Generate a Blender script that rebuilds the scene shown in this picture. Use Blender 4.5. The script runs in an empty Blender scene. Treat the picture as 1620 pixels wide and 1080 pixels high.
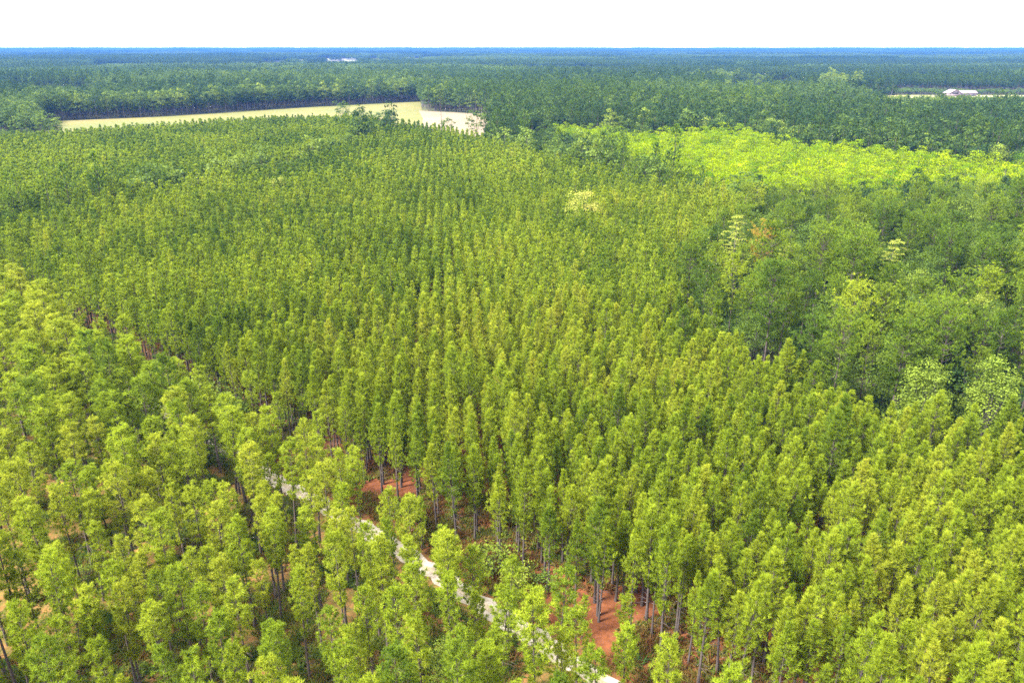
import bpy, math, random
import numpy as np
from mathutils import Vector

random.seed(7)
RNG = np.random.default_rng(11)
S = bpy.context.scene
COL = S.collection

# ------------------------------------------------------------------ camera, sky, sun, exposure
CAM_H, F_PX = 60.0, 1200.0                       # metres above ground, focal length in 1620-wide pixels
PITCH = math.atan((540 - 72) / F_PX)
cam_data = bpy.data.cameras.new('camera')
cam_data.sensor_width = 36.0
cam_data.lens = F_PX / 1620 * 36.0
cam_data.clip_start, cam_data.clip_end = 0.5, 60000
cam = bpy.data.objects.new('camera', cam_data)
cam.location = (0, 0, CAM_H)
cam.rotation_euler = (math.pi / 2 - PITCH, 0, 0)
COL.objects.link(cam)
S.camera = cam

SUN_EL, SUN_AZ = math.radians(47), math.radians(242)      # thin bright overcast, sun behind the camera's left shoulder
w = bpy.data.worlds.new('World')
S.world = w
w.use_nodes = True
wn = w.node_tree.nodes
bg = wn['Background']
sky = wn.new('ShaderNodeTexSky')
sky.sky_type = 'NISHITA'
sky.sun_disc = False
sky.sun_elevation, sky.sun_rotation = SUN_EL, SUN_AZ
sky.air_density, sky.dust_density, sky.ozone_density = 1.0, 1.0, 1.0
cloud = wn.new('ShaderNodeMix'); cloud.data_type = 'RGBA'          # thin bright cloud deck over the blue
cloud.inputs[0].default_value = 0.88
cloud.inputs[7].default_value = (6.4, 6.25, 5.9, 1)
w.node_tree.links.new(sky.outputs[0], cloud.inputs[6])
w.node_tree.links.new(cloud.outputs[2], bg.inputs['Color'])
bg.inputs['Strength'].default_value = 0.10
sd = bpy.data.lights.new('sun', 'SUN')
sd.energy, sd.angle, sd.color = 3.9, math.radians(14), (1.0, 0.95, 0.85)
sun = bpy.data.objects.new('sun', sd)
to_sun = Vector((math.cos(SUN_EL) * math.sin(SUN_AZ), math.cos(SUN_EL) * math.cos(SUN_AZ), math.sin(SUN_EL)))
sun.rotation_euler = to_sun.to_track_quat('Z', 'Y').to_euler()
COL.objects.link(sun)
S.view_settings.view_transform = 'Standard'
S.view_settings.look = 'None'
S.view_settings.gamma = 1.0
S.view_settings.exposure = 2.7
cy = S.cycles
cy.max_bounces, cy.diffuse_bounces, cy.glossy_bounces = 5, 3, 1
cy.transmission_bounces, cy.volume_bounces, cy.transparent_max_bounces = 4, 0, 4
cy.use_denoising = False
cy.sample_clamp_indirect = 1.5
cy.sample_clamp_direct = 4.0

# ------------------------------------------------------------------ helpers
def project(x, y, z):
    """photo pixel (1620 wide) of world points; arrays allowed"""
    dz = z - CAM_H
    d = y * math.cos(PITCH) - dz * math.sin(PITCH)
    v = y * math.sin(PITCH) + dz * math.cos(PITCH)
    return 810 + F_PX * x / d, 540 - F_PX * v / d, d

def in_poly(x, y, poly):
    x, y = np.asarray(x, float), np.asarray(y, float)
    ins = np.zeros(x.shape, bool)
    n = len(poly)
    for i in range(n):
        x0, y0 = poly[i]; x1, y1 = poly[(i + 1) % n]
        c = (y0 > y) != (y1 > y)
        ins ^= c & (x < (x1 - x0) * (y - y0) / ((y1 - y0) or 1e-9) + x0)
    return ins

def poly_dist(x, y, pts):
    """distance to an open polyline"""
    best = np.full(np.shape(x), 1e9)
    for (x0, y0), (x1, y1) in zip(pts[:-1], pts[1:]):
        dx, dy = x1 - x0, y1 - y0
        t = np.clip(((x - x0) * dx + (y - y0) * dy) / (dx * dx + dy * dy), 0, 1)
        best = np.minimum(best, np.hypot(x - x0 - t * dx, y - y0 - t * dy))
    return best

_PERM = np.random.default_rng(5).random((256, 256))
def vnoise(x, y):
    x, y = np.asarray(x, float), np.asarray(y, float)
    xi, yi = np.floor(x).astype(int), np.floor(y).astype(int)
    fx, fy = x - xi, y - yi
    fx, fy = fx * fx * (3 - 2 * fx), fy * fy * (3 - 2 * fy)
    g = lambda a, b: _PERM[a % 256, b % 256]
    return (g(xi, yi) * (1 - fx) + g(xi + 1, yi) * fx) * (1 - fy) + (g(xi, yi + 1) * (1 - fx) + g(xi + 1, yi + 1) * fx) * fy

class MB:
    """collects triangles, quads, tubes and boxes, with a material slot and a per-face variation value"""
    def __init__(self):
        self.v, self.f, self.n, self.mi, self.var, self.off = [], [], [], [], [], 0
    def add(self, verts, faces, mi=0, var=0.5):
        verts = np.asarray(verts, float).reshape(-1, 3)
        faces = np.asarray(faces, int)
        k = len(faces)
        self.v.append(verts)
        self.f.append((faces + self.off).ravel())
        self.n.append(np.full(k, faces.shape[1]))
        self.mi.append(np.full(k, mi))
        self.var.append(np.broadcast_to(np.asarray(var, float), (k,)).copy())
        self.off += len(verts)
    def tris(self, P, mi=0, var=0.5):              # P (n,3,3)
        n = len(P)
        self.add(P.reshape(-1, 3), np.arange(3 * n).reshape(n, 3), mi, var)
    def quads(self, P, mi=0, var=0.5):             # P (n,4,3)
        n = len(P)
        self.add(P.reshape(-1, 3), np.arange(4 * n).reshape(n, 4), mi, var)
    def tube(self, pts, radii, sides=6, mi=0, cap=True):
        pts = np.asarray(pts, float)
        n = len(pts)
        tang = np.gradient(pts, axis=0)
        tang /= np.linalg.norm(tang, axis=1, keepdims=True) + 1e-9
        ref = np.array([0, 0, 1.0]) if abs(tang[0][2]) < 0.8 else np.array([1.0, 0, 0])
        a = np.cross(tang, ref); a /= np.linalg.norm(a, axis=1, keepdims=True) + 1e-9
        b = np.cross(tang, a)
        th = np.arange(sides) / sides * 2 * math.pi
        ring = pts[:, None, :] + np.asarray(radii)[:, None, None] * (np.cos(th)[None, :, None] * a[:, None, :] + np.sin(th)[None, :, None] * b[:, None, :])
        q = []
        for i in range(n - 1):
            for s in range(sides):
                t = (s + 1) % sides
                q.append((i * sides + s, i * sides + t, (i + 1) * sides + t, (i + 1) * sides + s))
        self.add(ring.reshape(-1, 3), q, mi)
    def box(self, x0, x1, y0, y1, z0, z1, mi=0):
        v = [(x, y, z) for z in (z0, z1) for y in (y0, y1) for x in (x0, x1)]
        self.add(v, [(0, 2, 3, 1), (4, 5, 7, 6), (0, 1, 5, 4), (2, 6, 7, 3), (0, 4, 6, 2), (1, 3, 7, 5)], mi)
    def extend(self, other, offset=(0, 0, 0), rz=0.0, sc=(1, 1, 1), mimap=None):
        V = np.concatenate(other.v) * np.asarray(sc)
        c, s = math.cos(rz), math.sin(rz)
        V = np.stack([V[:, 0] * c - V[:, 1] * s, V[:, 0] * s + V[:, 1] * c, V[:, 2]], 1) + np.asarray(offset)
        self.v.append(V)
        self.f.append(np.concatenate(other.f) + self.off)
        self.n.append(np.concatenate(other.n))
        mi = np.concatenate(other.mi)
        self.mi.append(mi if mimap is None else np.asarray(mimap)[mi])
        self.var.append(np.concatenate(other.var))
        self.off += len(V)
    def mesh(self, name, mats):
        me = bpy.data.meshes.new(name)
        V, Fc, N = np.concatenate(self.v), np.concatenate(self.f), np.concatenate(self.n)
        me.vertices.add(len(V)); me.vertices.foreach_set('co', V.astype(np.float32).ravel())
        me.loops.add(len(Fc)); me.loops.foreach_set('vertex_index', Fc.astype(np.int32))
        me.polygons.add(len(N))
        me.polygons.foreach_set('loop_start', np.concatenate([[0], np.cumsum(N)[:-1]]).astype(np.int32))
        me.polygons.foreach_set('material_index', np.concatenate(self.mi).astype(np.int32))
        at = me.attributes.new('var', 'FLOAT', 'FACE')
        at.data.foreach_set('value', np.concatenate(self.var).astype(np.float32))
        for m in mats: me.materials.append(m)
        me.update(calc_edges=True)
        return me

def link(name, mesh, parent=None):
    o = bpy.data.objects.new(name, mesh)
    COL.objects.link(o)
    if parent is not None: o.parent = parent
    return o
def tag(o, label=None, cat=None, group=None, kind=None):
    for k, v in (('label', label), ('category', cat), ('group', group), ('kind', kind)):
        if v: o[k] = v
    return o

# ------------------------------------------------------------------ materials
def new_mat(name):
    m = bpy.data.materials.new(name); m.use_nodes = True
    nt = m.node_tree
    return m, nt, nt.nodes['Principled BSDF'], nt.nodes['Material Output']
def ramp(nt, stops):
    r = nt.nodes.new('ShaderNodeValToRGB')
    e = r.color_ramp.elements
    while len(e) < len(stops): e.new(0.5)
    for k, (p, c) in enumerate(stops):
        e[k].position = p; e[k].color = (*c, 1)
    return r
def math_node(nt, op, a, b):
    n = nt.nodes.new('ShaderNodeMath'); n.operation = op
    for i, x in enumerate((a, b)):
        if isinstance(x, (int, float)): n.inputs[i].default_value = x
        else: nt.links.new(x, n.inputs[i])
    return n.outputs[0]
def mix_col(nt, mode, fac, a, b):
    n = nt.nodes.new('ShaderNodeMix'); n.data_type = 'RGBA'; n.blend_type = mode
    for i, x in ((0, fac), (6, a), (7, b)):
        if isinstance(x, (int, float)): n.inputs[i].default_value = x
        elif isinstance(x, tuple): n.inputs[i].default_value = (*x, 1)
        else: nt.links.new(x, n.inputs[i])
    return n.outputs[2]
def noise(nt, scale, detail=4, vec=None, rough=0.6):
    n = nt.nodes.new('ShaderNodeTexNoise')
    n.inputs['Scale'].default_value, n.inputs['Detail'].default_value, n.inputs['Roughness'].default_value = scale, detail, rough
    if vec is None:
        g = nt.nodes.new('ShaderNodeNewGeometry'); vec = g.outputs['Position']
    nt.links.new(vec, n.inputs['Vector'])
    return n.outputs['Fac']

def foliage(name, stops, transl=0.45, rough=0.65, spec=0.12):
    """leaf material: a tree's own hue comes from its 'tint' (0..1), small changes from clump to clump from 'var'"""
    m, nt, p, out = new_mat(name)
    a = nt.nodes.new('ShaderNodeAttribute'); a.attribute_type = 'INSTANCER'; a.attribute_name = 'tint'
    v = nt.nodes.new('ShaderNodeAttribute'); v.attribute_type = 'GEOMETRY'; v.attribute_name = 'var'
    t = math_node(nt, 'ADD', a.outputs['Fac'], math_node(nt, 'MULTIPLY', math_node(nt, 'SUBTRACT', v.outputs['Fac'], 0.5), 0.22))
    r = ramp(nt, stops)
    nt.links.new(t, r.inputs['Fac'])
    b = math_node(nt, 'ADD', math_node(nt, 'MULTIPLY', v.outputs['Fac'], 0.6), 0.7)
    vm = nt.nodes.new('ShaderNodeVectorMath'); vm.operation = 'SCALE'
    nt.links.new(r.outputs['Color'], vm.inputs[0]); nt.links.new(b, vm.inputs['Scale'])
    nt.links.new(vm.outputs[0], p.inputs['Base Color'])
    p.inputs['Roughness'].default_value = rough
    p.inputs['Specular IOR Level'].default_value = spec
    tr = nt.nodes.new('ShaderNodeBsdfTranslucent')
    nt.links.new(vm.outputs[0], tr.inputs['Color'])
    mx = nt.nodes.new('ShaderNodeMixShader'); mx.inputs[0].default_value = transl
    nt.links.new(p.outputs[0], mx.inputs[1]); nt.links.new(tr.outputs[0], mx.inputs[2])
    nt.links.new(mx.outputs[0], out.inputs['Surface'])
    return m
M = {}
M['needles'] = foliage('pine_needles', [(0, (0.030, 0.060, 0.012)), (0.3, (0.072, 0.125, 0.010)), (0.6, (0.20, 0.262, 0.014)), (0.85, (0.275, 0.30, 0.024)), (1, (0.30, 0.17, 0.03))])
M['leaves'] = foliage('broad_leaves', [(0, (0.024, 0.052, 0.010)), (0.3, (0.075, 0.120, 0.014)), (0.6, (0.155, 0.205, 0.022)), (0.85, (0.26, 0.29, 0.045)), (1, (0.30, 0.24, 0.06))])
M['lime'] = foliage('lime_leaves', [(0, (0.055, 0.125, 0.003)), (0.4, (0.145, 0.215, 0.0015)), (1, (0.21, 0.27, 0.002))], transl=0.45, spec=0.03)
M['brown'] = foliage('dead_needles', [(0, (0.09, 0.045, 0.03)), (1, (0.20, 0.10, 0.06))], transl=0.1)
M['cover'] = foliage('undergrowth_leaves', [(0, (0.05, 0.10, 0.02)), (0.5, (0.12, 0.16, 0.02)), (0.75, (0.16, 0.13, 0.03)), (1, (0.17, 0.075, 0.03))])

def bark(name, c0, c1):
    m, nt, p, out = new_mat(name)
    tc = nt.nodes.new('ShaderNodeTexCoord')
    mp = nt.nodes.new('ShaderNodeMapping'); mp.inputs['Scale'].default_value = (6, 6, 1.6)
    nt.links.new(tc.outputs['Object'], mp.inputs['Vector'])
    r = ramp(nt, [(0.3, c0), (0.7, c1)])
    nt.links.new(noise(nt, 2.0, 5, mp.outputs[0]), r.inputs['Fac'])
    nt.links.new(r.outputs['Color'], p.inputs['Base Color'])
    p.inputs['Roughness'].default_value = 0.9
    return m
M['bark'] = bark('pine_bark', (0.0243, 0.01728, 0.01512), (0.0675, 0.0513, 0.0486))
M['bark_dark'] = bark('dark_pine_bark', (0.03, 0.023, 0.02), (0.08, 0.058, 0.05))
M['bark_grey'] = bark('grey_bark', (0.045, 0.039, 0.0345), (0.12, 0.105, 0.0975))

# ------------------------------------------------------------------ tree shapes
def unit(v): return v / (np.linalg.norm(v, axis=-1, keepdims=True) + 1e-9)

def blades(mb, C, D, n, length, width, spread, rng, mi, var):
    """needle tufts: n narrow blades from each centre C fanned about direction D"""
    C = np.repeat(C, n, 0); D = np.repeat(unit(D), n, 0); var = np.repeat(var, n)
    d = unit(D + rng.normal(0, spread, C.shape))
    L = length * rng.uniform(0.7, 1.2, (len(C), 1))
    side = unit(np.cross(d, rng.normal(0, 1, C.shape)))
    wd = width * rng.uniform(0.7, 1.2, (len(C), 1)) / 2
    P = np.stack([C - side * wd * 0.5, C + d * L * 0.55 - side * wd, C + d * L, C + d * L * 0.55 + side * wd], 1) if False else np.stack([C - side * wd, C + side * wd, C + d * L], 1)
    mb.tris(P, mi, np.clip(var + rng.normal(0, 0.08, len(var)), 0, 1))

def pine(seed, H, crown0, rmax, peak, dz, nbr, ntuft, nblade, blen, bw, lo=False, top_round=0.6, droop=0.0, spread=0.5, trunk_r=0.13, rise=0.45, sparse_low=0.5, up=0.95, out=0.45, jag=1.0):
    """a pine: tapered trunk with limbs (MB), crown of needle tufts on whorls of rising branches (MB)"""
    rng = np.random.default_rng(seed)
    wood, crown = MB(), MB()
    bend = rng.normal(0, 0.012 * H, 2)
    def axis(z):
        t = z / H
        return np.array([bend[0] * t * t + 0.12 * math.sin(3 * t + seed), bend[1] * t * t + 0.12 * math.cos(2.5 * t + seed) - 0.12 * math.cos(seed), z])
    zs = np.linspace(0, H * 0.97, 5 if lo else 9)
    wood.tube([axis(z) - np.array([0, 0, 0.3 * (z == 0)]) for z in zs], [trunk_r * (1 - 0.93 * (z / H)) * (1.35 if z == 0 else 1) for z in zs], 4 if lo else 7)
    z = crown0 * H
    C, D, V = [], [], []
    lop = rng.uniform(0, 6.28)
    while z < H * 0.985:
        u = (z - crown0 * H) / (H - crown0 * H)
        R = rmax * ((u / peak) ** 0.6 if u < peak else max(0.0, 1 - ((u - peak) / (1 - peak)) ** (1 / top_round)) ** top_round if True else 0)
        R = max(R, 0.22)
        k = rng.poisson(nbr) if u > 0.2 else rng.poisson(nbr * sparse_low)
        k = max(k, 2 if u > 0.2 else 1)
        a0 = rng.uniform(0, 6.28)
        R *= 1 + jag * rng.uniform(-0.26, 0.15)
        bv = rng.uniform(0.25, 0.75)
        for j in range(k):
            az = a0 + j * 6.283 / k + rng.normal(0, 0.35)
            L = R * (1 + jag * rng.uniform(-0.42, 0.20)) * (1 + 0.15 * math.cos(az - lop))
            e = (rise - droop) + 0.75 * u * u + rng.normal(0, 0.12)
            dirh = np.array([math.cos(az), math.sin(az), 0])
            b = axis(z)
            bz = z
            f = lambda t: b + dirh * (L * t * math.cos(e)) + np.array([0, 0, L * (t * math.sin(e) + 0.22 * t * t)])
            if L > 0.5 and not (lo and rng.random() < 0.6):
                r0 = 0.012 + 0.008 * L
                wood.tube([f(0), f(0.5), f(1)], [r0, r0 * 0.6, 0.006], 3)
            n = max(1, int(round(ntuft * (0.45 + 0.55 * L / rmax) * rng.uniform(0.8, 1.2))))
            ts = np.sqrt(rng.uniform(0.12, 1, n)) if n > 1 else np.array([0.9])
            ts[-1] = 1.0
            for t in ts:
                p = f(t)
                lat = np.array([-dirh[1], dirh[0], 0]) * rng.normal(0, 0.24) * L * t ** 0.5
                p = p + lat + rng.normal(0, 0.07, 3)
                C.append(p)
                D.append(dirh * out * (1.2 - 0.5 * u) + unit(lat + 1e-6) * 0.3 + np.array([0, 0, up]))
                V.append(np.clip(bv + rng.normal(0, 0.14), 0, 1))
        z += dz * rng.uniform(0.75, 1.25)
    if not lo:
        for q in range(12):                                          # bare dead twigs below the crown
            z_ = H * rng.uniform(0.12, crown0 + 0.06); a = rng.uniform(0, 6.28); L = rng.uniform(0.5, 1.3)
            b = axis(z_)
            wood.tube([b, b + np.array([math.cos(a) * L * 0.6, math.sin(a) * L * 0.6, 0.05]), b + np.array([math.cos(a) * L, math.sin(a) * L, -0.08])], [0.028, 0.02, 0.008], 3)
    for q in range(3 if lo else 6):                                  # leader shoots
        C.append(axis(H * 0.97) + rng.normal(0, 0.10, 3)); D.append(np.array([0, 0, 1.0]) + rng.normal(0, 0.2, 3)); V.append(0.7)
    blades(crown, np.array(C), np.array(D), nblade, blen, bw, spread, rng, 0, np.array(V))
    return wood, crown

def leaf_cloud(mb, centres, radii, n, size, rng, mi=0, flat=0.8):
    """leaf-sized quads spread through and over clumps"""
    var0 = rng.uniform(0.2, 0.8, len(centres))
    idx = np.repeat(np.arange(len(centres)), n)
    d = unit(rng.normal(0, 1, (len(idx), 3)))
    d[:, 2] = np.where(d[:, 2] < -0.35, -d[:, 2] * 0.6, d[:, 2])
    rr = radii[idx][:, None] * rng.uniform(0.55, 1.08, (len(idx), 1))
    P = centres[idx] + d * rr * np.array([1, 1, flat])
    nrm = unit(d + np.array([0, 0, 0.5]) + rng.normal(0, 0.55, d.shape))
    a = unit(np.cross(nrm, rng.normal(0, 1, d.shape)))
    b = np.cross(nrm, a)
    s = size * rng.uniform(0.6, 1.3, (len(idx), 1)) / 2
    Q = np.stack([P - a * s, P - b * s * 0.7, P + a * s, P + b * s * 0.7], 1)
    mb.quads(Q, mi, np.clip(var0[idx] + rng.normal(0, 0.1, len(idx)), 0, 1))

def broadleaf(seed, H, R, crown0, nl, n, size, lo=False, lobe=0.42, trunk_r=0.2, flat=0.8):
    rng = np.random.default_rng(seed)
    wood, crown = MB(), MB()
    zc, hz = H * (1 + crown0) / 2, H * (1 - crown0) / 2
    g = np.arange(nl) + 0.5
    ph = np.arccos(1 - 1.65 * g / nl); th = math.pi * (1 + 5 ** 0.5) * g + seed
    k = rng.uniform(0.50, 0.86, nl)
    C = np.stack([np.cos(th) * np.sin(ph) * R * k, np.sin(th) * np.sin(ph) * R * k, zc + np.cos(ph) * hz * k], 1) + rng.normal(0, 0.09 * R, (nl, 3))
    rad = R * lobe * rng.uniform(0.65, 1.25, nl)
    leaf_cloud(crown, C, rad, n, size, rng, 0, flat)
    fork = H * (crown0 + 0.08)
    wood.tube([(0, 0, -0.3), (0.05, 0, fork * 0.5), (0.1, 0.08, fork), (0.05, 0.1, H * 0.75)], [trunk_r * 1.3, trunk_r, trunk_r * 0.8, trunk_r * 0.2], 4 if lo else 8)
    for i in range(0, nl, 4 if lo else 2):
        c = C[i]
        wood.tube([(0.08, 0.05, fork * rng.uniform(0.8, 1.15)), (c[0] * 0.45, c[1] * 0.45, fork * 0.5 + c[2] * 0.5), tuple(c)], [trunk_r * 0.5, trunk_r * 0.28, 0.02], 3 if lo else 4)
    return wood, crown

def layered_tree(seed, H):
    """pale conifer with flat tiers of foliage, gaps between the tiers"""
    rng = np.random.default_rng(seed)
    wood, crown = MB(), MB()
    wood.tube([(0, 0, -0.3), (0.1, 0, H * 0.5), (0, 0.1, H * 0.98)], [0.28, 0.18, 0.03], 7)
    C, r = [], []
    for z in np.arange(H * 0.35, H * 0.98, 1.25):
        u = (z / H - 0.35) / 0.65
        R = 3.4 * (1 - u) ** 0.55 + 0.5
        for a in np.arange(0, 6.28, 6.28 / 5) + rng.uniform(0, 6):
            L = R * rng.uniform(0.5, 1.15)
            wood.tube([(0, 0, z), (math.cos(a) * L * 0.9, math.sin(a) * L * 0.9, z + 0.25)], [0.06, 0.02], 3)
            for t in (0.4, 0.75, 1.0):
                C.append((math.cos(a) * L * t, math.sin(a) * L * t, z + 0.25 + rng.normal(0, 0.12))); r.append(0.42 + 0.3 * rng.random())
    leaf_cloud(crown, np.array(C), np.array(r), 26, 0.26, rng, 0, 0.35)
    return wood, crown

def pair(wood, crown, bark_m, leaf_m, name):
    return wood.mesh(name + '_trunk', [bark_m]), crown.mesh(name + '_crown', [leaf_m])
def joined(wood, crown, bark_m, leaf_m, name):
    mb = MB(); mb.extend(wood); mb.extend(crown, mimap=[1])
    return mb.mesh(name, [bark_m, leaf_m])

PLANT = [dict(H=14.0 + 0.5 * (k % 3 - 1), crown0=0.31 + 0.03 * (k % 2), rmax=1.46 + 0.11 * (k % 3), peak=0.32 + 0.05 * (k % 3)) for k in range(7)]
raw_plant = [pine(100 + k, dz=0.44, nbr=5.2, ntuft=7.5, nblade=14, blen=0.42, bw=0.05, spread=0.36, sparse_low=0.4, top_round=0.88, trunk_r=0.15, **PLANT[k]) for k in range(7)]
plant_v = [pair(w_, c_, M['bark'], M['needles'], 'plantation_pine') for w_, c_ in raw_plant]
plant_near = [joined(w_, c_, M['bark'], M['needles'], 'plantation_pine_whole') for w_, c_ in raw_plant]
plant_mid = [joined(*pine(120 + k, dz=0.54, nbr=4.8, ntuft=4.0, nblade=6, blen=0.50, bw=0.14, spread=0.4, top_round=0.88, lo=True, trunk_r=0.15, **PLANT[k]), M['bark'], M['needles'], 'plantation_pine_mid') for k in range(5)]
plant_far = [joined(*pine(140 + k, dz=0.78, nbr=4.6, ntuft=2.6, nblade=6, blen=0.66, bw=0.25, spread=0.4, top_round=0.88, lo=True, trunk_r=0.15, **PLANT[k]), M['bark'], M['needles'], 'plantation_pine_far') for k in range(4)]

OPEN = [dict(H=13.2 + 0.8 * (k % 3), crown0=0.40 + 0.05 * (k % 3), rmax=1.28 + 0.13 * (k % 4), peak=0.42 + 0.08 * (k % 3)) for k in range(7)]
raw_open = [pine(200 + k, dz=0.62, nbr=4.6, ntuft=7.5, nblade=26, blen=0.34, bw=0.05, jag=0.5, top_round=0.5, spread=0.85, trunk_r=0.15, rise=0.35, sparse_low=0.8, **OPEN[k]) for k in range(7)]
open_v = [pair(w_, c_, M['bark_dark'], M['needles'], 'open_pine') for w_, c_ in raw_open]
open_near = [joined(w_, c_, M['bark_dark'], M['needles'], 'open_pine_whole') for w_, c_ in raw_open]

raw_grove = [pine(300 + k, H=19.5 + k % 3, crown0=0.46, rmax=3.8 + 0.3 * (k % 3), peak=0.5 + 0.06 * (k % 2), dz=0.85, nbr=6.0, ntuft=13, nblade=12, blen=0.46, bw=0.11, top_round=0.42, spread=0.8, trunk_r=0.2, rise=0.3) for k in range(5)]
grove_v = [pair(w_, c_, M['bark'], M['needles'], 'grove_pine') for w_, c_ in raw_grove]
grove_near = [joined(w_, c_, M['bark'], M['needles'], 'grove_pine_whole') for w_, c_ in raw_grove]

raw_broad = [broadleaf(400 + k, H=16 + k, R=3.8 + 0.4 * (k % 3), crown0=0.22, nl=40, n=140, size=0.34) for k in range(4)]
broad_v = [pair(w_, c_, M['bark_grey'], M['leaves'], 'broadleaf') for w_, c_ in raw_broad]
raw_lime = [broadleaf(430 + k, H=13 + 0.7 * k, R=3.0 + 0.2 * (k % 3), crown0=0.22, nl=16, n=34, size=0.5, lobe=0.46, trunk_r=0.12) for k in range(4)]
lime_v = [pair(w_, c_, M['bark_grey'], M['lime'], 'lime_tree') for w_, c_ in raw_lime]
lime_far = [joined(w_, c_, M['bark_grey'], M['lime'], 'lime_tree_whole') for w_, c_ in raw_lime]
raw_shrub = [broadleaf(450 + k, H=2.6, R=1.5, crown0=0.05, nl=14, n=46, size=0.2, trunk_r=0.05, lobe=0.45) for k in range(3)]
shrub_v = [pair(w_, c_, M['bark_grey'], M['leaves'], 'shrub') for w_, c_ in raw_shrub]

raw_flo = [broadleaf(470 + k, H=17 + 2 * k, R=4.2, crown0=0.25, nl=14, n=20, size=1.05, lo=True, lobe=0.45) for k in range(3)]
raw_plo = [pine(480 + k, H=18 + k, crown0=0.4, rmax=2.4, peak=0.45, dz=1.0, nbr=4.5, ntuft=2.6, nblade=5, blen=0.75, bw=0.34, lo=True, top_round=0.5, spread=0.7, trunk_r=0.2) for k in range(3)]
for_broad = [joined(w_, c_, M['bark_grey'], M['leaves'], 'forest_broadleaf') for w_, c_ in raw_flo]
for_pine = [joined(w_, c_, M['bark'], M['needles'], 'forest_pine') for w_, c_ in raw_plo]
broad_lo_v = [pair(w_, c_, M['bark_grey'], M['leaves'], 'hardwood') for w_, c_ in [broadleaf(490 + k, H=17 + 2 * k, R=4.6, crown0=0.06, nl=22, n=46, size=0.75, lo=True, lobe=0.44) for k in range(3)]]

def tiny(kind, seed):
    rng = np.random.default_rng(seed)
    mb = MB()
    if kind == 'pine':
        H, R = 18 * rng.uniform(0.85, 1.1), 2.3
        mb.tube([(0, 0, 0), (0, 0, H * 0.9)], [0.22, 0.06], 3, 0)
        n = 42
        z = H * (0.42 + 0.58 * rng.random(n) ** 0.9); u = (z / H - 0.42) / 0.58
        r = R * np.sqrt(np.clip(1 - u ** 2, 0, 1)) * rng.uniform(0.4, 1, n)
        sz = 1.5
    else:
        H, R = 18 * rng.uniform(0.8, 1.15), 4.2
        mb.tube([(0, 0, 0), (0, 0, H * 0.7)], [0.3, 0.1], 3, 0)
        n = 52
        u = rng.uniform(-0.9, 1, n); z = H * 0.62 + u * H * 0.38
        r = R * np.sqrt(1 - u ** 2) * rng.uniform(0.6, 1, n)
        sz = 2.2
    th = rng.uniform(0, 6.28, n)
    P = np.stack([r * np.cos(th), r * np.sin(th), z], 1)
    nrm = unit(P - np.array([0, 0, H * 0.55]) + rng.normal(0, 2.0, P.shape))
    a = unit(np.cross(nrm, rng.normal(0, 1, P.shape))); b = np.cross(nrm, a)
    s = sz * rng.uniform(0.6, 1.2, (n, 1)) / 2
    v = rng.uniform(0.25, 0.75)
    mb.quads(np.stack([P - a * s, P - b * s, P + a * s, P + b * s], 1), 1, np.clip(v + rng.normal(0, 0.12, n), 0, 1))
    return mb
def patch(kind, seed, size, spacing):
    rng = np.random.default_rng(seed)
    kinds = [tiny(kind, seed * 13 + k) for k in range(6)]
    mb = MB()
    n = int(size / spacing)
    for i in range(n):
        for j in range(n):
            x, y = (np.array([i, j]) + 0.5 + rng.uniform(-0.4, 0.4, 2)) * spacing - size / 2
            s = rng.uniform(0.8, 1.15)
            mb.extend(kinds[rng.integers(6)], (x, y, 0), rng.uniform(0, 6.28), (s, s, s * rng.uniform(0.9, 1.08)))
    return mb.mesh('forest_patch', [M['bark'], M['needles'] if kind == 'pine' else M['leaves']])
patches = [patch('pine', 1, 48, 4.6), patch('pine', 2, 48, 5.0), patch('broad', 3, 48, 6.6), patch('broad', 4, 48, 6.2)]

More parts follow.
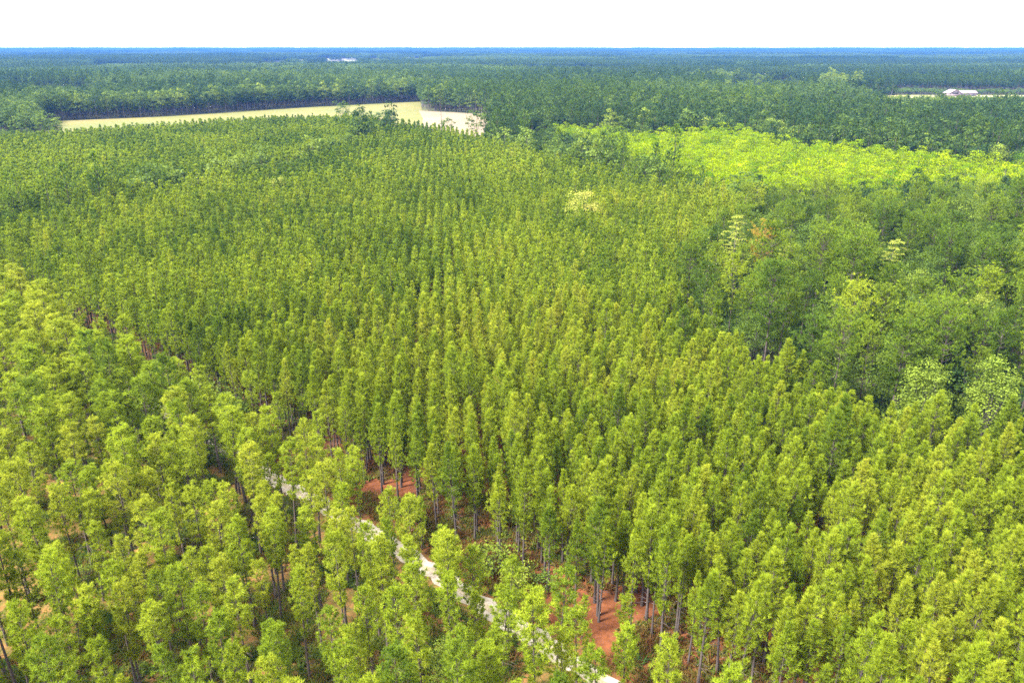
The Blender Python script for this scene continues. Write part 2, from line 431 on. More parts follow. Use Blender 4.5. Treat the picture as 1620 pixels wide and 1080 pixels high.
# ------------------------------------------------------------------ scattering of what nobody could count (one object each, geometry nodes)
def scatter(name, label, P, rz, scl, idx, tint, meshes, tilt=None):
    me = bpy.data.meshes.new(name)
    n = len(P)
    me.vertices.add(n)
    me.vertices.foreach_set('co', np.asarray(P, np.float32).ravel())
    scl = np.asarray(scl, np.float32)
    if scl.ndim == 1: scl = np.repeat(scl[:, None], 3, 1)
    rot = np.zeros((n, 3), np.float32); rot[:, 2] = rz
    if tilt is not None: rot[:, :2] = tilt
    for nm, tp, arr, key in (('rot', 'FLOAT_VECTOR', rot, 'vector'), ('scl', 'FLOAT_VECTOR', scl, 'vector'), ('idx', 'INT', np.asarray(idx, np.int32), 'value'), ('tint', 'FLOAT', np.asarray(tint, np.float32), 'value')):
        a = me.attributes.new(nm, tp, 'POINT')
        a.data.foreach_set(key, arr.ravel())
    o = link(name, me)
    tag(o, label, kind='stuff')
    ng = bpy.data.node_groups.new(name + '_nodes', 'GeometryNodeTree')
    ng.interface.new_socket('Geometry', in_out='INPUT', socket_type='NodeSocketGeometry')
    ng.interface.new_socket('Geometry', in_out='OUTPUT', socket_type='NodeSocketGeometry')
    gi, go = ng.nodes.new('NodeGroupInput'), ng.nodes.new('NodeGroupOutput')
    jn = ng.nodes.new('GeometryNodeJoinGeometry')
    def attr(nm, tp):
        a = ng.nodes.new('GeometryNodeInputNamedAttribute'); a.data_type = tp; a.inputs['Name'].default_value = nm
        return a.outputs['Attribute']
    rot_s, scl_s, idx_s = attr('rot', 'FLOAT_VECTOR'), attr('scl', 'FLOAT_VECTOR'), attr('idx', 'INT')
    e2r = ng.nodes.new('FunctionNodeEulerToRotation'); ng.links.new(rot_s, e2r.inputs[0])
    for k, m in enumerate(meshes):
        src = bpy.data.objects.new(m.name + '_source', m)              # mesh carrier, never linked to the scene
        oi = ng.nodes.new('GeometryNodeObjectInfo'); oi.inputs['Object'].default_value = src; oi.inputs['As Instance'].default_value = True
        cp = ng.nodes.new('FunctionNodeCompare'); cp.data_type = 'INT'; cp.operation = 'EQUAL'
        a, b = [s for s in cp.inputs if s.type == 'INT'][:2]
        ng.links.new(idx_s, a); b.default_value = k
        ip = ng.nodes.new('GeometryNodeInstanceOnPoints')
        ng.links.new(gi.outputs[0], ip.inputs['Points']); ng.links.new(cp.outputs[0], ip.inputs['Selection'])
        ng.links.new(oi.outputs['Geometry'], ip.inputs['Instance'])
        ng.links.new(e2r.outputs[0], ip.inputs['Rotation']); ng.links.new(scl_s, ip.inputs['Scale'])
        ng.links.new(ip.outputs[0], jn.inputs[0])
    ng.links.new(jn.outputs[0], go.inputs[0])
    md = o.modifiers.new('scatter', 'NODES'); md.node_group = ng
    return o

# ------------------------------------------------------------------ individual trees: first use builds the thing, later uses copy thing and parts
_proto = {}
def tree(kind, variants, k, x, y, rz, sc, tint, label, cat, group=None, lean=(0, 0)):
    key = (kind, k)
    if key not in _proto:
        root = bpy.data.objects.new(kind, None); COL.objects.link(root)
        root.empty_display_size = 0.5
        tm, cm = variants[k]
        parts = [link('trunk', tm, root), link('crown', cm, root)]
        _proto[key] = (root, parts)
    else:
        r0, p0 = _proto[key]
        root = r0.copy(); COL.objects.link(root)
        parts = []
        for q in p0:
            c = q.copy(); COL.objects.link(c); c.parent = root; parts.append(c)
        for kk in ('group',):
            if kk in root: del root[kk]
    root.location = (x, y, 0)
    root.rotation_euler = (lean[0], lean[1], rz)
    root.scale = sc if isinstance(sc, tuple) else (sc, sc, sc)
    parts[1]['tint'] = float(tint)
    tag(root, label, cat, group)
    return root

ONES = 'zeroth first second third fourth fifth sixth seventh eighth ninth tenth eleventh twelfth thirteenth fourteenth fifteenth sixteenth seventeenth eighteenth nineteenth'.split()
TENS = {2: 'twent', 3: 'thirt', 4: 'fort', 5: 'fift', 6: 'sixt', 7: 'sevent', 8: 'eight', 9: 'ninet'}
def nth(n):
    if n < 20: return ONES[n]
    t, u = divmod(n, 10)
    if t > 9: return str(n) + 'th'
    return TENS[t] + 'ieth' if u == 0 else TENS[t] + 'y-' + ONES[u]
def hue_word(t): return 'yellowish' if t > 0.72 else 'light green' if t > 0.56 else 'mid green' if t > 0.4 else 'dark green'

# ------------------------------------------------------------------ the map
ROAD = [(40, 26), (24.5, 43), (10.2, 58.2), (-1.4, 68.6), (-17.4, 83.2), (-34.5, 97.0), (-60, 119), (-87, 142), (-118, 173), (-150, 205), (-210, 265)]
STAND_EDGE = [(40, 22), (21.5, 41), (7.8, 55.6), (-3.6, 65.8), (-19.4, 80.2), (-34, 91), (-44, 96), (-56, 106.5), (-73, 121), (-92, 140), (-110, 158), (-150, 197), (-210, 255)]
PLANT_1 = [(16.2, 60.0), (25, 50), (40, 35), (80, 30), (84, 92), (54, 96), (45, 112), (37, 131), (36, 168), (48, 200), (72, 232), (78, 258), (58, 283), (42, 325), (17, 356), (-17, 433), (-43, 490), (-72, 512),
           (-96, 334), (-120, 296), (-141, 252), (-151, 228), (-170, 232), (-152, 211), (-125, 184), (-104, 164), (-81, 146), (-51, 119.5), (-33, 106), (-19.0, 92.0), (-10, 84), (-3.1, 78), (5.8, 70.5)]
PLANT_2 = [(-100, 344), (-76, 514), (-111, 557), (-166, 546), (-207, 507), (-255, 462), (-300, 400), (-260, 300), (-168, 238), (-152, 240), (-146, 262), (-125, 306)]
FIELD = [(-395, 664), (-319, 711), (-217, 823), (-105, 909), (-88, 774), (-29, 738), (-14, 600), (-22, 540), (-50, 512), (-110, 575), (-166, 564), (-208, 524), (-262, 478), (-340, 560)]
GROVE = [(36, 170), (38, 133), (46, 114), (54, 98), (84, 94), (150, 140), (190, 235), (150, 262), (112, 268), (84, 262), (74, 232), (50, 200)]
LIME = [(53.9, 415), (96.8, 480), (141, 473), (145, 415), (174, 396), (193, 376), (206, 344), (232, 330), (215, 292), (167, 293), (139, 286), (113, 279), (80, 286), (67.7, 316), (49, 330)]
LIME_B = [(23, 475), (36, 500), (58, 482), (66, 455), (50, 440)]
YOUNG = [(330, 700), (480, 640), (760, 640), (800, 905), (440, 905), (360, 860)]
YARD = [(440, 905), (800, 905), (800, 1032), (410, 1032)]
GLADE = [(300, 1080), (420, 1080), (430, 1215), (310, 1215)]
PALE = [(-720, 830), (-560, 830), (-560, 960), (-720, 970)]
OPENLAND = [(-960, 2300), (-330, 2300), (-330, 4100), (-960, 4000)]
rng = RNG

def road_y(x): return np.interp(-np.asarray(x, float), [-p[0] for p in ROAD], [p[1] for p in ROAD])
def side_of_road(x, y): return np.asarray(y) - road_y(x)      # > 0 : plantation side

# ------------------------------------------------------------------ ground, road, fields
def ground_material():
    m, nt, p, out = new_mat('forest_floor')
    g = nt.nodes.new('ShaderNodeNewGeometry')
    pos = g.outputs['Position']
    straw = ramp(nt, [(0.25, (0.03527, 0.01907, 0.01119)), (0.42, (0.09996, 0.03497, 0.01539)), (0.6, (0.1469, 0.05405, 0.02517)), (0.8, (0.188, 0.1018, 0.05943))])
    nt.links.new(noise(nt, 1.6, 9, pos, 0.8), straw.inputs['Fac'])
    mott = ramp(nt, [(0.3, (0.45, 0.42, 0.38)), (0.5, (0.85, 0.85, 0.8)), (0.7, (1.15, 1.05, 0.95))])
    nt.links.new(noise(nt, 0.42, 6, pos, 0.7), mott.inputs['Fac'])
    tan = ramp(nt, [(0.3, (0.0448, 0.0544, 0.0128)), (0.46, (0.1088, 0.0896, 0.0256)), (0.56, (0.1856, 0.0928, 0.0352)), (0.75, (0.2176, 0.1344, 0.0704))])
    nt.links.new(noise(nt, 1.1, 9, pos, 0.8), tan.inputs['Fac'])
    sp = nt.nodes.new('ShaderNodeSeparateXYZ'); nt.links.new(pos, sp.inputs[0])
    # across the track: x + y is about 68 along its line
    d = math_node(nt, 'SUBTRACT', math_node(nt, 'ADD', math_node(nt, 'MULTIPLY', sp.outputs[0], 0.69), math_node(nt, 'MULTIPLY', sp.outputs[1], 0.724)), 48.6)
    wob = math_node(nt, 'MULTIPLY', math_node(nt, 'SUBTRACT', noise(nt, 0.2, 4, pos), 0.5), 8.0)
    mr = nt.nodes.new('ShaderNodeMapRange'); nt.links.new(math_node(nt, 'ADD', d, wob), mr.inputs[0])
    mr.inputs[1].default_value, mr.inputs[2].default_value = -1.0, 3.0
    near = mix_col(nt, 'MULTIPLY', 1.0, mix_col(nt, 'MIX', mr.outputs[0], tan.outputs['Color'], straw.outputs['Color']), mott.outputs['Color'])
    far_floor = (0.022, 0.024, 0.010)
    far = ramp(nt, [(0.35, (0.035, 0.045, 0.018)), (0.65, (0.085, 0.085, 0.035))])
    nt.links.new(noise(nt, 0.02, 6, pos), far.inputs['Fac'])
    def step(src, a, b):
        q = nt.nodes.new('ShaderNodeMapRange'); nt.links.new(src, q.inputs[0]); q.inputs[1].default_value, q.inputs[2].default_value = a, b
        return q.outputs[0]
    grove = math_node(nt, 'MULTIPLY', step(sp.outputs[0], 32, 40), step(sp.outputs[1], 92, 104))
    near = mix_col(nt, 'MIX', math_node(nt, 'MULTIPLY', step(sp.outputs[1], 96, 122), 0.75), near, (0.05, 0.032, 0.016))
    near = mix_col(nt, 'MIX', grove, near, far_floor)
    mr2 = nt.nodes.new('ShaderNodeMapRange'); nt.links.new(sp.outputs[1], mr2.inputs[0])
    mr2.inputs[1].default_value, mr2.inputs[2].default_value = 250, 420
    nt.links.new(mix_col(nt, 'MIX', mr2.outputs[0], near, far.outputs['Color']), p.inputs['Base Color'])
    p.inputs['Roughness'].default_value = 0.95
    p.inputs['Specular IOR Level'].default_value = 0.1
    return m
FAR = 15000.0
gm = MB()
xs = np.concatenate([[-FAR, -4000, -1000], np.arange(-300, 301, 50), [1000, 4000, FAR]])
ys = np.concatenate([[-FAR * 0.5, -500], np.arange(0, 651, 50), [1500, 4000, FAR]])
X, Y = np.meshgrid(xs, ys)
nx = len(xs)
gm.add(np.stack([X.ravel(), Y.ravel(), 0 * X.ravel()], 1), [(j * nx + i, j * nx + i + 1, (j + 1) * nx + i + 1, (j + 1) * nx + i) for j in range(len(ys) - 1) for i in range(nx - 1)])
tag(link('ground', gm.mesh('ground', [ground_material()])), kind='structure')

def speckled(name, stops, sc, detail=8, extra=None):
    m, nt, p, out = new_mat(name)
    r = ramp(nt, stops)
    nt.links.new(noise(nt, sc, detail, None, 0.7), r.inputs['Fac'])
    c = r.outputs['Color']
    if extra:
        r2 = ramp(nt, extra[1]); nt.links.new(noise(nt, extra[0], 5), r2.inputs['Fac'])
        c = mix_col(nt, 'MULTIPLY', 1.0, c, r2.outputs['Color'])
    nt.links.new(c, p.inputs['Base Color'])
    p.inputs['Roughness'].default_value = 0.95
    return m
sand = speckled('white_sand', [(0.3, (0.1445, 0.1062, 0.068)), (0.5, (0.2465, 0.2125, 0.1742)), (0.7, (0.3145, 0.289, 0.2592))], 1.1)
def ribbon(line, half, z, wob=0.22, step=1.2):
    pts = []
    for (x0, y0), (x1, y1) in zip(line[:-1], line[1:]):
        n = max(1, int(math.hypot(x1 - x0, y1 - y0) / step))
        pts += [(x0 + (x1 - x0) * t / n, y0 + (y1 - y0) * t / n) for t in range(n)]
    pts = np.array(pts + [line[-1]], float)
    tg = unit(np.gradient(pts, axis=0)); nr = np.stack([-tg[:, 1], tg[:, 0]], 1)
    r = np.random.default_rng(3)
    a = half + r.normal(0, wob, len(pts)); b = half + r.normal(0, wob, len(pts))
    V = np.concatenate([np.c_[pts + nr * a[:, None], np.full(len(pts), z)], np.c_[pts - nr * b[:, None], np.full(len(pts), z)]])
    n = len(pts)
    mb = MB(); mb.add(V, [(n + i, n + i + 1, i + 1, i) for i in range(n - 1)])
    return mb
tag(link('road', ribbon(ROAD, 1.3, 0.03).mesh('road', [sand])), kind='structure')
strip = speckled('track_crown', [(0.35, (0.13, 0.11, 0.05)), (0.6, (0.27, 0.22, 0.16))], 0.9)
tag(link('road_centre_strip', ribbon(ROAD, 0.3, 0.06, 0.14).mesh('road_centre_strip', [strip])), kind='structure')

def sheet(name, poly, z, mat):
    mb = MB(); mb.add([(x, y, z) for x, y in poly], [tuple(range(len(poly)))])
    return tag(link(name, mb.mesh(name, [mat])), kind='structure')
field_m = speckled('field_grass', [(0.3, (0.058, 0.076, 0.003)), (0.47, (0.088, 0.092, 0.005)), (0.6, (0.118, 0.100, 0.012)), (0.75, (0.135, 0.102, 0.035))], 0.012, 7, (0.35, [(0.3, (0.62, 0.62, 0.6)), (0.7, (1, 1, 1))]))
sheet('field', FIELD, 0.05, field_m)
dry_m = speckled('dry_soil', [(0.3, (0.10, 0.075, 0.042)), (0.7, (0.15, 0.115, 0.075))], 0.05)
sheet('field_bare_soil', [(-92, 780), (-29, 738), (-14, 600), (-22, 540), (-50, 512), (-66, 560), (-78, 690)], 0.12, dry_m)
yard_m = speckled('yard_grass', [(0.3, (0.102, 0.114, 0.021)), (0.7, (0.168, 0.144, 0.036))], 0.03)
sheet('grass_yard', YARD, 0.05, yard_m)
sheet('sandy_yard', [(540, 985), (640, 998), (800, 1004), (800, 1014), (600, 1018), (530, 1010)], 0.12, sand)
sheet('sandy_lane', [(455, 940), (470, 940), (530, 1008), (515, 1012)], 0.12, sand)
sheet('grass_glade', GLADE, 0.05, yard_m)
sheet('sandy_glade_track', [(335, 1150), (410, 1165), (408, 1185), (350, 1190), (330, 1215), (322, 1180)], 0.12, sand)
sheet('pale_pasture', PALE, 0.05, field_m)
sheet('distant_pasture', OPENLAND, 0.05, speckled('pasture', [(0.35, (0.04, 0.05, 0.016)), (0.5, (0.085, 0.09, 0.04)), (0.65, (0.14, 0.135, 0.10))], 0.006, 5))

# ------------------------------------------------------------------ plantation pines: 300 nearest in view as things, the rest one mass
ROW_DIR = np.array([-0.087, 0.996]); ROW_N = np.array([0.996, 0.087])
HOLES = [(2.6, 160, 2.6), (20, 119, 2.2), (9.5, 103, 2.2), (41, 114, 2.4), (33, 104, 2.2), (-42, 182, 4.5), (-60, 175, 3), (36, 72, 2.0), (24, 263, 4), (50, 253, 4), (44, 195, 4), (-9.3, 117, 1.6), (-9.0, 113, 1.6), (-8.9, 125, 1.6)]
k = np.arange(-140, 60)
rows, ts = np.meshgrid(np.arange(-130, 45), np.arange(0, 520, 2.5))
rows = rows.ravel(); ts = ts.ravel()
off = rows * 2.62 + rng.normal(0, 0.10, len(rows))
tt = ts + 25 + rng.normal(0, 0.5, len(ts)) + (rows * 1.37) % 2.5
px_, py_ = off * ROW_N[0] + tt * ROW_DIR[0], off * ROW_N[1] + tt * ROW_DIR[1]
keep = in_poly(px_, py_, PLANT_1) & (rng.random(len(px_)) > 0.035)
for hx, hy, hr in HOLES: keep &= np.hypot(px_ - hx, py_ - hy) > hr
keep &= vnoise(px_ / 3.1 + 50, py_ / 3.1) < 0.93
pu, pv, pd = project(px_, py_, 12.0)
keep &= (pu > -400) & (pu < 2350) & (py_ > 33)
px_, py_, rows = px_[keep], py_[keep], rows[keep]
h1 = rng.normal(1.0, 0.075, len(px_)) + 0.10 * (vnoise(px_ / 22, py_ / 22) - 0.5)
h1[rng.random(len(px_)) < 0.04] *= 0.82
h1[rng.random(len(px_)) < 0.03] *= 1.2
wd1 = h1 * rng.uniform(0.85, 1.15, len(px_))
tint1 = 0.57 + 0.22 * (vnoise(px_ / 28 + 9, py_ / 28) - 0.5) + 0.2 * (vnoise(px_ / 7, py_ / 7 + 40) - 0.5) + rng.normal(0, 0.085, len(px_)) - 0.08 * np.clip((py_ - 120) / 200, 0, 1) - 0.06 * np.clip((py_ - 260) / 150, 0, 1) - 0.06 * np.clip((-px_ - 10) / 100, 0, 1)
tint1 = np.clip(tint1, 0.2, 0.80)
rz1 = rng.uniform(0, 6.28, len(px_))
pu, pv, pd = project(px_, py_, 11.0)
seen = (pu > 10) & (pu < 1610) & (pv < 1065)
order = np.argsort(np.where(seen, np.hypot(px_, py_), 1e9))
ind = order[:300]
# rank of each tree in its row, counted back from the red verge, and of each row from the track's lower end
row_ids = sorted(set(rows[ind]), reverse=False)
row_rank = {}
first_seen = {r: min(py_[i] for i in ind if rows[i] == r) for r in row_ids}
for q, r in enumerate(row_ids): row_rank[r] = q + 1
for r in row_ids:
    mine = sorted([i for i in ind if rows[i] == r], key=lambda i: py_[i])
    for q, i in enumerate(mine):
        hw = 'tall' if h1[i] > 1.07 else 'short' if h1[i] < 0.92 else 'slim'
        tree('plantation_pine', plant_v, int(rng.integers(len(plant_v))), px_[i], py_[i], rz1[i], (wd1[i], wd1[i], h1[i]), tint1[i],
             f'{hw} {hue_word(tint1[i])} plantation pine, {nth(q + 1)} back in the {nth(row_rank[r])} row counted from the left', 'pine tree', 'plantation pines in straight rows', tuple(rng.normal(0, 0.015, 2)))
rest = np.ones(len(px_), bool); rest[ind] = False
D1 = np.hypot(px_, py_)
vn, vm_, vf = len(plant_near), len(plant_mid), len(plant_far)
idx1 = np.where(D1 < 150, rng.integers(0, vn, len(px_)), np.where(D1 < 290, vn + rng.integers(0, vm_, len(px_)), vn + vm_ + rng.integers(0, vf, len(px_))))
# second, older stand beyond the dark gap
gx, gy = np.meshgrid(np.arange(-310, -60, 2.75), np.arange(225, 565, 2.75))
gx = gx.ravel() + rng.uniform(-1.1, 1.1, gx.size); gy = gy.ravel() + rng.uniform(-1.1, 1.1, gy.size)
kp = in_poly(gx, gy, PLANT_2) & (gx > -0.73 * gy - 20) & (vnoise(gx / 6, gy / 6) < 0.88)
gx, gy = gx[kp], gy[kp]
P = np.concatenate([np.c_[px_[rest], py_[rest]], np.c_[gx, gy]])
n2 = len(gx)
scatter('pine_plantation', 'dense mass of plantation pines in rows filling the land behind the nearest trees',
        np.c_[P, np.zeros(len(P))], np.concatenate([rz1[rest], rng.uniform(0, 6.28, n2)]),
        np.concatenate([np.c_[wd1[rest], wd1[rest], h1[rest]], np.c_[rng.uniform(1.0, 1.3, n2), rng.uniform(1.0, 1.3, n2), rng.uniform(0.9, 1.08, n2) * 1.06]]),
        np.concatenate([idx1[rest], vn + vm_ + rng.integers(0, vf, n2)]),
        np.concatenate([tint1[rest], 0.40 + 0.25 * (vnoise(gx / 30, gy / 30) - 0.5) + rng.normal(0, 0.08, n2)]),
        plant_near + plant_mid + plant_far)
print('plantation', len(px_), n2)

# ------------------------------------------------------------------ open pines left of the track
seg = np.array(STAND_EDGE[1:], float)
cum = np.concatenate([[0], np.cumsum(np.hypot(*np.diff(seg, axis=0).T))])
def along(s): return np.array([np.interp(s, cum, seg[:, 0]), np.interp(s, cum, seg[:, 1])])
cand = []
for line_no in range(1, 28):
    offd = -2.8 + line_no * 3.9
    s = -2.0 + rng.uniform(0, 4)
    while s < cum[-1]:
        a = along(s); b = along(s + 1)
        tdir = unit(b - a) if np.hypot(*(b - a)) > 0 else np.array([-0.7, 0.7])
        nrm = np.array([-tdir[1], tdir[0]])
        p = a + nrm * (offd + rng.normal(0, 0.55))
        s += rng.uniform(3.1, 5.8) * (0.88 if line_no <= 4 else 1.06) * (1.0 if rng.random() > 0.12 else 1.7)
        u, v, d = project(p[0], p[1], 10.0)
        if -420 < u < 1700 and p[1] > 34 and side_of_road(p[0], p[1]) < -1.5: cand.append((line_no, s, p[0], p[1], u, v))
big = lambda x, y: vnoise(x / 25 + 3, y / 25 + 8)
vis = sorted([c for c in cand if 5 < c[4] < 1615 and c[5] < 1070], key=lambda c: math.hypot(c[2], c[3]))[:300]
vset = {id(c) for c in vis}
for ln in sorted({c[0] for c in vis}):
    for q, c in enumerate(sorted([c for c in vis if c[0] == ln], key=lambda c: c[1])):
        far = np.clip((c[1] - 55) / 60, 0, 1)
        sc = rng.normal(0.98, 0.09) + 0.22 * far + 0.16 * far * rng.random()
        wdt = sc * rng.uniform(0.85, 1.12) * (1 + 0.26 * far)
        tn = float(np.clip(0.60 + 0.3 * (big(c[2], c[3]) - 0.5) + rng.normal(0, 0.09), 0.3, 0.76))
        hw = 'tall' if sc > 1.08 else 'small' if sc < 0.9 else 'rounded'
        tree('pine_tree', open_v, int(rng.integers(len(open_v))), c[2], c[3], rng.uniform(0, 6.28), (wdt, wdt, sc), tn,
             f'{hw} {hue_word(tn)} open-grown pine, {nth(q + 1)} up in the {nth(ln)} line left of the sandy track', 'pine tree', 'open pines left of the sandy track', tuple(rng.normal(0, 0.03, 2)))
rest_o = [c for c in cand if id(c) not in vset]
if rest_o:
    n = len(rest_o)
    scatter('open_pine_stand', 'further open pines left of the sandy track', np.array([(c[2], c[3], 0) for c in rest_o]), rng.uniform(0, 6.28, n), rng.normal(1.05, 0.09, n), rng.integers(0, len(open_near), n), np.clip(rng.normal(0.56, 0.1, n), 0.3, 0.8), open_near)
print('open', len(cand))

# young pines and shrubs on the verge between track and plantation
for (x, y, s, lab) in [(11.6, 61.5, 0.62, 'fresh green young pine beside the track where it leaves the photo'), (-13.2, 82.5, 0.46, 'slender young pine on the verge beside dark bush'), (-11.5, 80.8, 0.55, 'bushy pale young pine between track and red verge'),
                       (-27.5, 96.5, 0.8, 'full-skirted young pine at the upper bend of the visible track'), (-36, 106, 0.72, 'young pine behind the track below the dark plantation edge'), (7.6, 65.0, 0.4, 'smallest young pine on the red verge')]:
    tree('young_pine', open_v, 1, x, y, rng.uniform(0, 6), (s * 1.25, s * 1.25, s), 0.62, lab, 'young pine')
sh = [(-13.8, 85.6, 1.7, 0.22, 'large dark green bush under the plantation edge'), (-2.2, 75.5, 1.8, 0.5, 'olive bush between the track and the plantation'), (0.4, 72.8, 1.5, 0.66, 'pale olive bush at the track edge'), (6.0, 67.2, 0.8, 0.4, 'small round bush on the red verge'),
      (4.2, 72.6, 1.2, 0.3, 'dark bush at the foot of the grey trunks'), (-38, 112, 1.9, 0.35, 'grey-green bush on the corner of the dark edge'), (-50, 119, 2.2, 0.42, 'spreading grey-green bush beside the upper track'), (-47, 117, 1.6, 0.28, 'low dark bush beside the upper track'),
      (-66, 127, 2.4, 0.40, 'broad grey-green bush in the gap between the two stands'), (-82, 143, 2.0, 0.22, 'dark bush far up the gap between the stands'), (-24, 94.8, 1.0, 0.5, 'low bush beside the white sand'),
      (-56, 119.5, 2.6, 0.45, 'tallest pale grey-green bush where the upper track is hidden'), (-45, 108, 1.6, 0.5, 'pale bush left of the upper track'), (-74, 132, 1.8, 0.3, 'round dark bush halfway up the gap'), (-97, 156, 2.4, 0.15, 'very dark bush near the upper end of the gap'),
      (-108, 168, 2.3, 0.3, 'grey-green bush at the upper end of the gap'), (-118, 178, 2.6, 0.5, 'pale bush near the left end of the gap'), (-90, 150, 1.5, 0.5, 'small pale bush under the dark pine edge'), (-60, 113.5, 1.4, 0.6, 'small yellow-green bush at the stand corner')]
for x, y, s, t, lab in sh:
    tree('shrub', shrub_v, int(rng.integers(3)), x, y, rng.uniform(0, 6), s, t, lab, 'bush')
for k_, (x, y, s_, lab) in enumerate([(-66, 120.5, 1.32, 'tall lone pine leaning out over the gap between the stands'), (-47, 103, 1.1, 'wide-crowned lone pine at the lower end of the gap'), (-40, 106, 0.9, 'small lone pine beside grey-green bushes in the gap'), (-84, 137, 1.2, 'lone pine halfway up the gap between the stands'),
    (-44, 99.5, 1.0, 'slim pine crowding the hidden bend of the track'), (-50, 104.5, 1.1, 'leafy pine screening the track just past its bend'), (-55, 110, 0.95, 'short pine screening the track beside pale bushes'), (-61, 113.5, 1.15, 'tall pine at the stand corner screening the track'), (-72, 123.5, 1.1, 'pine screening the upper track near dark bushes'), (-39, 93.5, 0.9, 'pine over the last visible stretch of white track')]):
    tree('pine_tree', open_v, k_ % len(open_v), x, y, k_ * 1.7, (s_ * 1.15, s_ * 1.15, s_), 0.62, lab, 'pine tree')
for q in range(46):
    t_ = rng.uniform(0, 1); x = -38 - 92 * t_
    y = float(np.interp(-x, [34, 51, 81, 104, 125, 152], [104.5, 119.5, 146, 164, 184, 211])) - rng.uniform(0.5, 13)
    if min(abs(float(road_y(x)) - y), 9) > 2.6:
        tree('shrub', shrub_v, int(rng.integers(3)), x, y, rng.uniform(0, 6), rng.uniform(0.8, 2.1), rng.uniform(0.1, 0.55), 'scrubby green bush in the gap between the two pine stands', 'bush', 'scrub bushes in the gap between the stands')
# low bushes under the open pines
n_b = 0
for q in range(400):
    x, y = rng.uniform(-95, 12), rng.uniform(48, 160)
    u, v, d = project(x, y, 1.0)
    if side_of_road(x, y) < -4 and 0 < u < 1100 and v < 1078 and n_b < 70:
        n_b += 1
        tree('shrub', shrub_v, int(rng.integers(3)), x, y, rng.uniform(0, 6), rng.uniform(0.35, 0.95), rng.uniform(0.25, 0.6), 'low green bush on the orange ground under the open pines', 'bush', 'low bushes under the open pines')

# ground cover: tufts of fern and grass
def tuft(seed, n, L, wdt):
    r = np.random.default_rng(seed); mb = MB()
    C = np.c_[r.normal(0, 0.35, n), r.normal(0, 0.35, n), np.zeros(n)]
    blades(mb, C, np.c_[r.normal(0, 0.6, n), r.normal(0, 0.6, n), np.full(n, 0.9)], 5, L, wdt, 0.45, r, 0, r.uniform(0.2, 0.8, n))
    return mb.mesh('ground_tuft', [M['cover']])
tufts = [tuft(1, 16, 0.55, 0.12), tuft(2, 22, 0.4, 0.16), tuft(3, 12, 0.8, 0.1)]
q = np.c_[rng.uniform(-150, 60, 60000), rng.uniform(38, 205, 60000)]
sr = side_of_road(q[:, 0], q[:, 1])
dn = vnoise(q[:, 0] / 5, q[:, 1] / 5)
rd = poly_dist(q[:, 0], q[:, 1], ROAD)
u, v, d = project(q[:, 0], q[:, 1], 0)
kp = (rd > 2.0) & (u > -120) & (u < 1740) & (((sr < 0) & (dn > 0.42)) | ((sr > 0) & (sr < 24) & (dn > 0.4)))
q = q[kp][:20000]
n = len(q)
scatter('undergrowth', 'low ferns and grass tufts on the pine straw', np.c_[q, np.zeros(n)], rng.uniform(0, 6.28, n), rng.uniform(0.6, 1.7, n), rng.integers(0, 3, n), np.clip(rng.normal(0.5, 0.25, n) + 0.28 * (side_of_road(q[:, 0], q[:, 1]) > 0), 0, 1), tufts)

# ------------------------------------------------------------------ taller mixed grove on the right
pts = []
rank = 0
for j, y0 in enumerate(np.arange(94, 270, 6.2)):
    for i, x0 in enumerate(np.arange(30, 200, 7.2)):
        x, y = x0 + (j % 2) * 2.6 + rng.uniform(-1.7, 1.7), y0 + rng.uniform(-1.5, 1.5)
        if in_poly([x], [y], GROVE)[0] and math.hypot(x - 66, y - 121) > 4.5 and math.hypot(x - 92, y - 150) > 4 and rng.random() > 0.06:
            u, v, d = project(x, y, 14)
            pts.append((j, x, y, u, v))
first_j = min(p[0] for p in pts)
inv = [p for p in pts if 0 < p[3] < 1612]
inv = sorted(inv, key=lambda p: math.hypot(p[1], p[2]))
SPECIAL = [(60.5, 179), (60.5, 173), (48, 173.6), (55.6, 185), (85.6, 165.8), (91.3, 138.3)]
inv = [p for p in inv if min(math.hypot(p[1] - a, p[2] - b) for a, b in SPECIAL) > 4.0]
for j in sorted({p[0] for p in inv}):
    for q, p in enumerate(sorted([p for p in inv if p[0] == j], key=lambda p: p[1])):
        br = rng.random() < 0.12 + 0.5 * (vnoise(p[1] / 18, p[2] / 18) > 0.62)
        sc = rng.normal(0.90, 0.13) * (1 - 0.25 * float(np.clip((p[2] - 225) / 30, 0, 1)))
        tn = float(np.clip(0.36 + 0.28 * (vnoise(p[1] / 14, p[2] / 14 + 5) - 0.5) + rng.normal(0, 0.08), 0.15, 0.75))
        hw = 'tall' if sc > 1.07 else 'low' if sc < 0.88 else 'round-topped'
        rk = f'{nth(q + 1)} from the left in the {nth(j - first_j + 1)} rank of the grove'
        if br: tree('broadleaf_tree', broad_v, int(rng.integers(4)), p[1], p[2], rng.uniform(0, 6), sc, tn * 0.9, f'{hw} {hue_word(tn * 0.9)} broadleaf tree, {rk}', 'broadleaf tree', 'broadleaf trees of the mixed grove')
        else: tree('grove_pine', grove_v, int(rng.integers(5)), p[1], p[2], rng.uniform(0, 6), (sc * rng.uniform(0.85, 1.1),) * 2 + (sc,), tn, f'{hw} {hue_word(tn)} grove pine, {rk}', 'pine tree', 'tall pines of the mixed grove')
out_g = [p for p in pts if not 0 < p[3] < 1612]
scatter('grove_edge', 'trees of the mixed grove beyond the edge of the view', np.array([(p[1], p[2], 0) for p in out_g]), rng.uniform(0, 6, len(out_g)), rng.normal(1, 0.1, len(out_g)), rng.integers(0, 5, len(out_g)), rng.normal(0.45, 0.1, len(out_g)), grove_near)
q = np.c_[rng.uniform(30, 190, 3200), rng.uniform(94, 268, 3200)]
